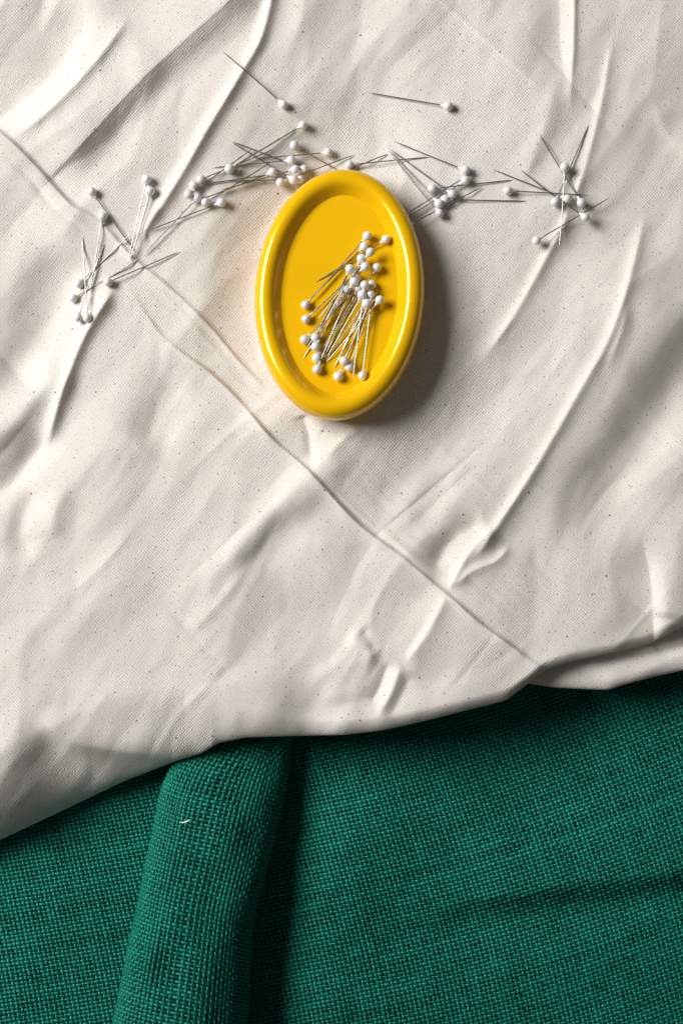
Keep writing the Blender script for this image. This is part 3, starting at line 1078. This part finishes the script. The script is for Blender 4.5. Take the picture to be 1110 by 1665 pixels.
CLOTH_PINS = [
    # left
    ((149.5, 311.5), (219.8, 409.7), PL + 'dark shaft running down right from highest left head', G_L),
    ((128.8, 460.7), (218.9, 373.7), PL + 'upper of two heads pointing up right', G_L),
    ((118.9, 484.5), (227.9, 420.5), PL + 'leftmost head of all, pointing up right', G_L),
    ((175.7, 458.9), (292.8, 408.8), PL + 'lone middle head with long dark shaft to the right', G_L),
    ((142.3, 516.4), (133.9, 384.5), PL + 'right one of the two bottom heads, pointing straight up', G_L),
    ((167.0, 352.1), (146.8, 476.4), PL + 'head on the crease with shaft pointing down', G_L),
    ((127.0, 516.0), (169.9, 395.3), PL + 'left one of the two bottom heads, leaning right', G_L),
    ((238.7, 291.7), (207.2, 429.5), PL + 'upper of two heads pointing down along the ridge', G_L),
    ((244.1, 310.6), (210.0, 427.0), PL + 'lower of two heads pointing down along the ridge', G_L),
    # above, singles
    ((460.7, 170.1), (362.2, 83.6), 'lone pearl pin at top lying across the long ridge of cream cloth', G_U),
    ((728.0, 172.5), (600.5, 151.0), 'lone pearl pin at top centre right pointing left', G_R),
    # above left cluster
    ((359.9, 329.1), (242.3, 374.6), PU + 'lowest right head of the left bunch, pointing down left', G_U),
    ((321.0, 321.5), (233.3, 414.2), PU + 'head of the left bunch with shaft steeply down left', G_U),
    ((487.5, 291.4), (370.0, 294.5), PU + 'yellowish head hidden behind another by the rim', G_U),
    ((494.2, 275.0), (379.0, 231.0), PU + 'small head right of a larger one near the rim', G_U),
    ((443.0, 280.0), (329.0, 323.5), PU + 'faint middle head under crossing shafts', G_U),
    ((473.3, 260.6), (346.2, 272.5), PU + 'head with near level shaft to the far left', G_U),
    ((315.2, 301.7), (436.0, 284.4), PU + 'second head of the left bunch, pointing right', G_U),
    ((533.2, 247.7), (411.8, 257.5), PU + 'rightmost head of the bunch, level shaft to the left', G_U),
    ((478.4, 236.4), (548.0, 276.0), PU + 'high middle head with shaft sliding under the rim', G_U),
    ((334.4, 329.1), (441.5, 263.7), PU + 'lowest head of the left bunch but one, pointing up right', G_U),
    ((456.0, 296.7), (576.4, 251.3), PU + 'lowest head near the rim, pointing up right', G_U),
    ((477.0, 292.6), (378.0, 231.8), PU + 'front head of the stacked pair by the rim, pointing up left', G_U),
    ((479.9, 275.1), (357.8, 309.6), PU + 'large bright head of the bunch by the rim', G_U),
    ((326.8, 291.6), (446.7, 241.9), PU + 'highest head of the left bunch', G_U),
    ((307.0, 316.1), (411.1, 241.2), PU + 'leftmost head of the left bunch', G_U),
    ((372.9, 274.6), (481.8, 210.0), PU + 'lone head under the thick double shaft', G_U),
    ((492.5, 203.3), (379.0, 271.5), PU + 'highest head of the bunch, on the double shaft', G_U),
    # right
    ((554.0, 284.0), (630.6, 250.3), 'pin tip reaching up right from under the top of the dish rim', G_R),
    ((567.7, 268.0), (698.4, 255.3), 'pearl pin with head peeping over the top of the dish rim', G_R),
    ((702.7, 306.8), (833.2, 292.5), PR + 'leftmost head, dark shaft to the right', G_R),
    ((723.0, 324.6), (856.0, 327.0), PR + 'middle head with level dark shaft to the right', G_R),
    ((735.1, 315.7), (632.8, 241.6), PR + 'right head of the diagonal row of heads', G_R),
    ((713.2, 331.0), (631.5, 243.0), PR + 'small head in the row beside the lowest head', G_R),
    ((714.0, 346.5), (627.0, 241.0), PR + 'lowest head, shaft pointing up left', G_R),
    ((756.2, 276.8), (640.7, 229.8), PR + 'uppermost head with golden shaft to the upper left', G_R),
    ((756.2, 293.5), (664.0, 352.0), PR + 'second head from the top, bright shaft to the rim', G_R),
    ((655.0, 351.7), (774.0, 276.8), PR + 'upper bright shaft coming from under the rim', G_R),
    ((663.0, 366.8), (783.8, 303.5), PR + 'lower bright shaft coming from under the rim', G_R),
    # far right
    ((825.1, 310.0), (957.5, 317.6), PF + 'leftmost head with level shaft', G_F),
    ((921.4, 323.3), (801.5, 276.0), PF + 'middle head between two others, pointing up left', G_F),
    ((902.0, 328.4), (956.0, 203.0), PF + 'shaft pointing steeply up right', G_F),
    ((944.5, 329.8), (876.8, 220.3), PF + 'dark shaft pointing steeply up left', G_F),
    ((950.7, 353.2), (845.8, 276.2), PF + 'rightmost lower head pointing up left', G_F),
    ((871.7, 391.1), (990.6, 321.2), PF + 'lowest head with shaft up to the right', G_F),
    ((917.5, 271.9), (908.5, 403.3), PF + 'highest head with bright shaft straight down', G_F),
]


def solve_pins(pins, surf, squash):
    """drops the pins one after another: each rests on the surface and on earlier pins"""
    done = []
    ts = np.linspace(0, 1, 61)

    def fit(c, ch, ctp):
        best = None
        m = (ts > 0.09)
        for zh in ch + np.arange(0, 8, 0.1):
            need = ((c - (1 - ts) * zh) / np.maximum(ts, 1e-6))[m]
            zt2 = max(ctp, need.max())
            cost = zh + zt2 + 0.15 * abs(zh - zt2)
            if best is None or cost < best[0]:
                best = (cost, zh, zt2)
        return best[1:]
    for (h, t, *rest) in pins:
        zg = surf(np.array([h[0]]), np.array([h[1]]))[0] + HEAD_R
        zt_ = surf(np.array([t[0]]), np.array([t[1]]))[0] + 0.3
        hxy, txy = W(h[0], h[1], zg)[:2] * 1000, W(t[0], t[1], zt_)[:2] * 1000
        pxs, pys = h[0] + (t[0] - h[0]) * ts, h[1] + (t[1] - h[1]) * ts
        sz = surf(pxs, pys)
        c = sz + SHAFT_R + 0.02
        c[ts < 0.09] = -1e3
        P = hxy[None] * (1 - ts)[:, None] + txy[None] * ts[:, None]
        ch, ctp = zg, sz[-1] + 0.12
        c0 = c.copy()
        for (eh, et, ezh, ezt) in done:
            dxy = et - eh
            L2 = (dxy ** 2).sum()
            u = np.clip(((P - eh) @ dxy) / L2, 0, 1)
            foot_ = eh[None] + u[:, None] * dxy[None]
            dd = np.hypot(*(P - foot_).T)
            ze = ezh + (ezt - ezh) * u
            near = dd < 2 * SHAFT_R + 0.15
            c[near] = np.maximum(c[near], ze[near] + 2 * SHAFT_R)
            dh = np.hypot(*(P - eh).T)
            near = dh < HEAD_R + SHAFT_R
            c[near] = np.maximum(c[near], ezh + np.sqrt((HEAD_R + SHAFT_R) ** 2 - dh[near] ** 2) * 0.9)
            d0 = dd[0]
            if d0 < HEAD_R + SHAFT_R and u[0] > 0.04:
                ch = max(ch, ze[0] + math.sqrt((HEAD_R + SHAFT_R) ** 2 - d0 * d0) * 0.9)
            d1 = dh[0]
            if d1 < 2 * HEAD_R:
                ch = max(ch, ezh + math.sqrt(4 * HEAD_R ** 2 - d1 * d1) * 0.9)
        zh, zt2 = fit(c, ch, ctp)
        gh, gt = fit(c0, zg, ctp)                   # on bare cloth; pins sink into it under one another
        zh, zt2 = gh + squash * (zh - gh), gt + squash * (zt2 - gt)
        done.append((W(h[0], h[1], zh)[:2] * 1000, W(t[0], t[1], zt2)[:2] * 1000, zh, zt2))
    return done


def floor_surf(px, py):
    P = W(px, py, DISH_BASE + 12)
    x, y = (P[..., 0] - foot.x) * 1000, (P[..., 1] - foot.y) * 1000
    z = foot.z * 1000 + (FLOOR_Z + TILT_X * x + TILT_Y * y)
    c_, s_ = math.cos(-DISH_ROT), math.sin(-DISH_ROT)
    xr, yr = x * c_ - y * s_, x * s_ + y * c_
    rho = np.hypot(xr / (DA - 12.6), yr / (DB - 12.6))
    return z + np.clip(rho - 1, 0, 0.3) * 26


def place_pins(pins, surf, squash):
    res = solve_pins(pins, surf, squash)
    for (h, t, label, group), (hxy, txy, zh, zt2) in zip(pins, res):
        a = Vector((hxy[0] * MM, hxy[1] * MM, zh * MM))
        b = Vector((txy[0] * MM, txy[1] * MM, zt2 * MM))
        e = empty('pearl_pin', a)
        e.rotation_mode = 'QUATERNION'
        e.rotation_quaternion = (b - a).to_track_quat('X', 'Z') @ Quaternion((1, 0, 0), random.uniform(0, 6.28))
        tag(e, label, 'pin', group)
        hd = link(bpy.data.objects.new('head', ME_HEAD), e)
        hs = random.uniform(0.95, 1.05)
        hd.scale = (hs, hs, hs * random.uniform(0.97, 1.0))
        s = link(bpy.data.objects.new('shaft', random.choice(SHAFTS)), e)
        s.scale = ((b - a).length * 1000 / LREF, 1, 1)


place_pins([(h, t, l, G_DISH) for (h, t, l) in DISH_PINS], floor_surf, 0.8)
place_pins(CLOTH_PINS, lambda px, py: muslin_h(px, py) + Z0, 0.5)
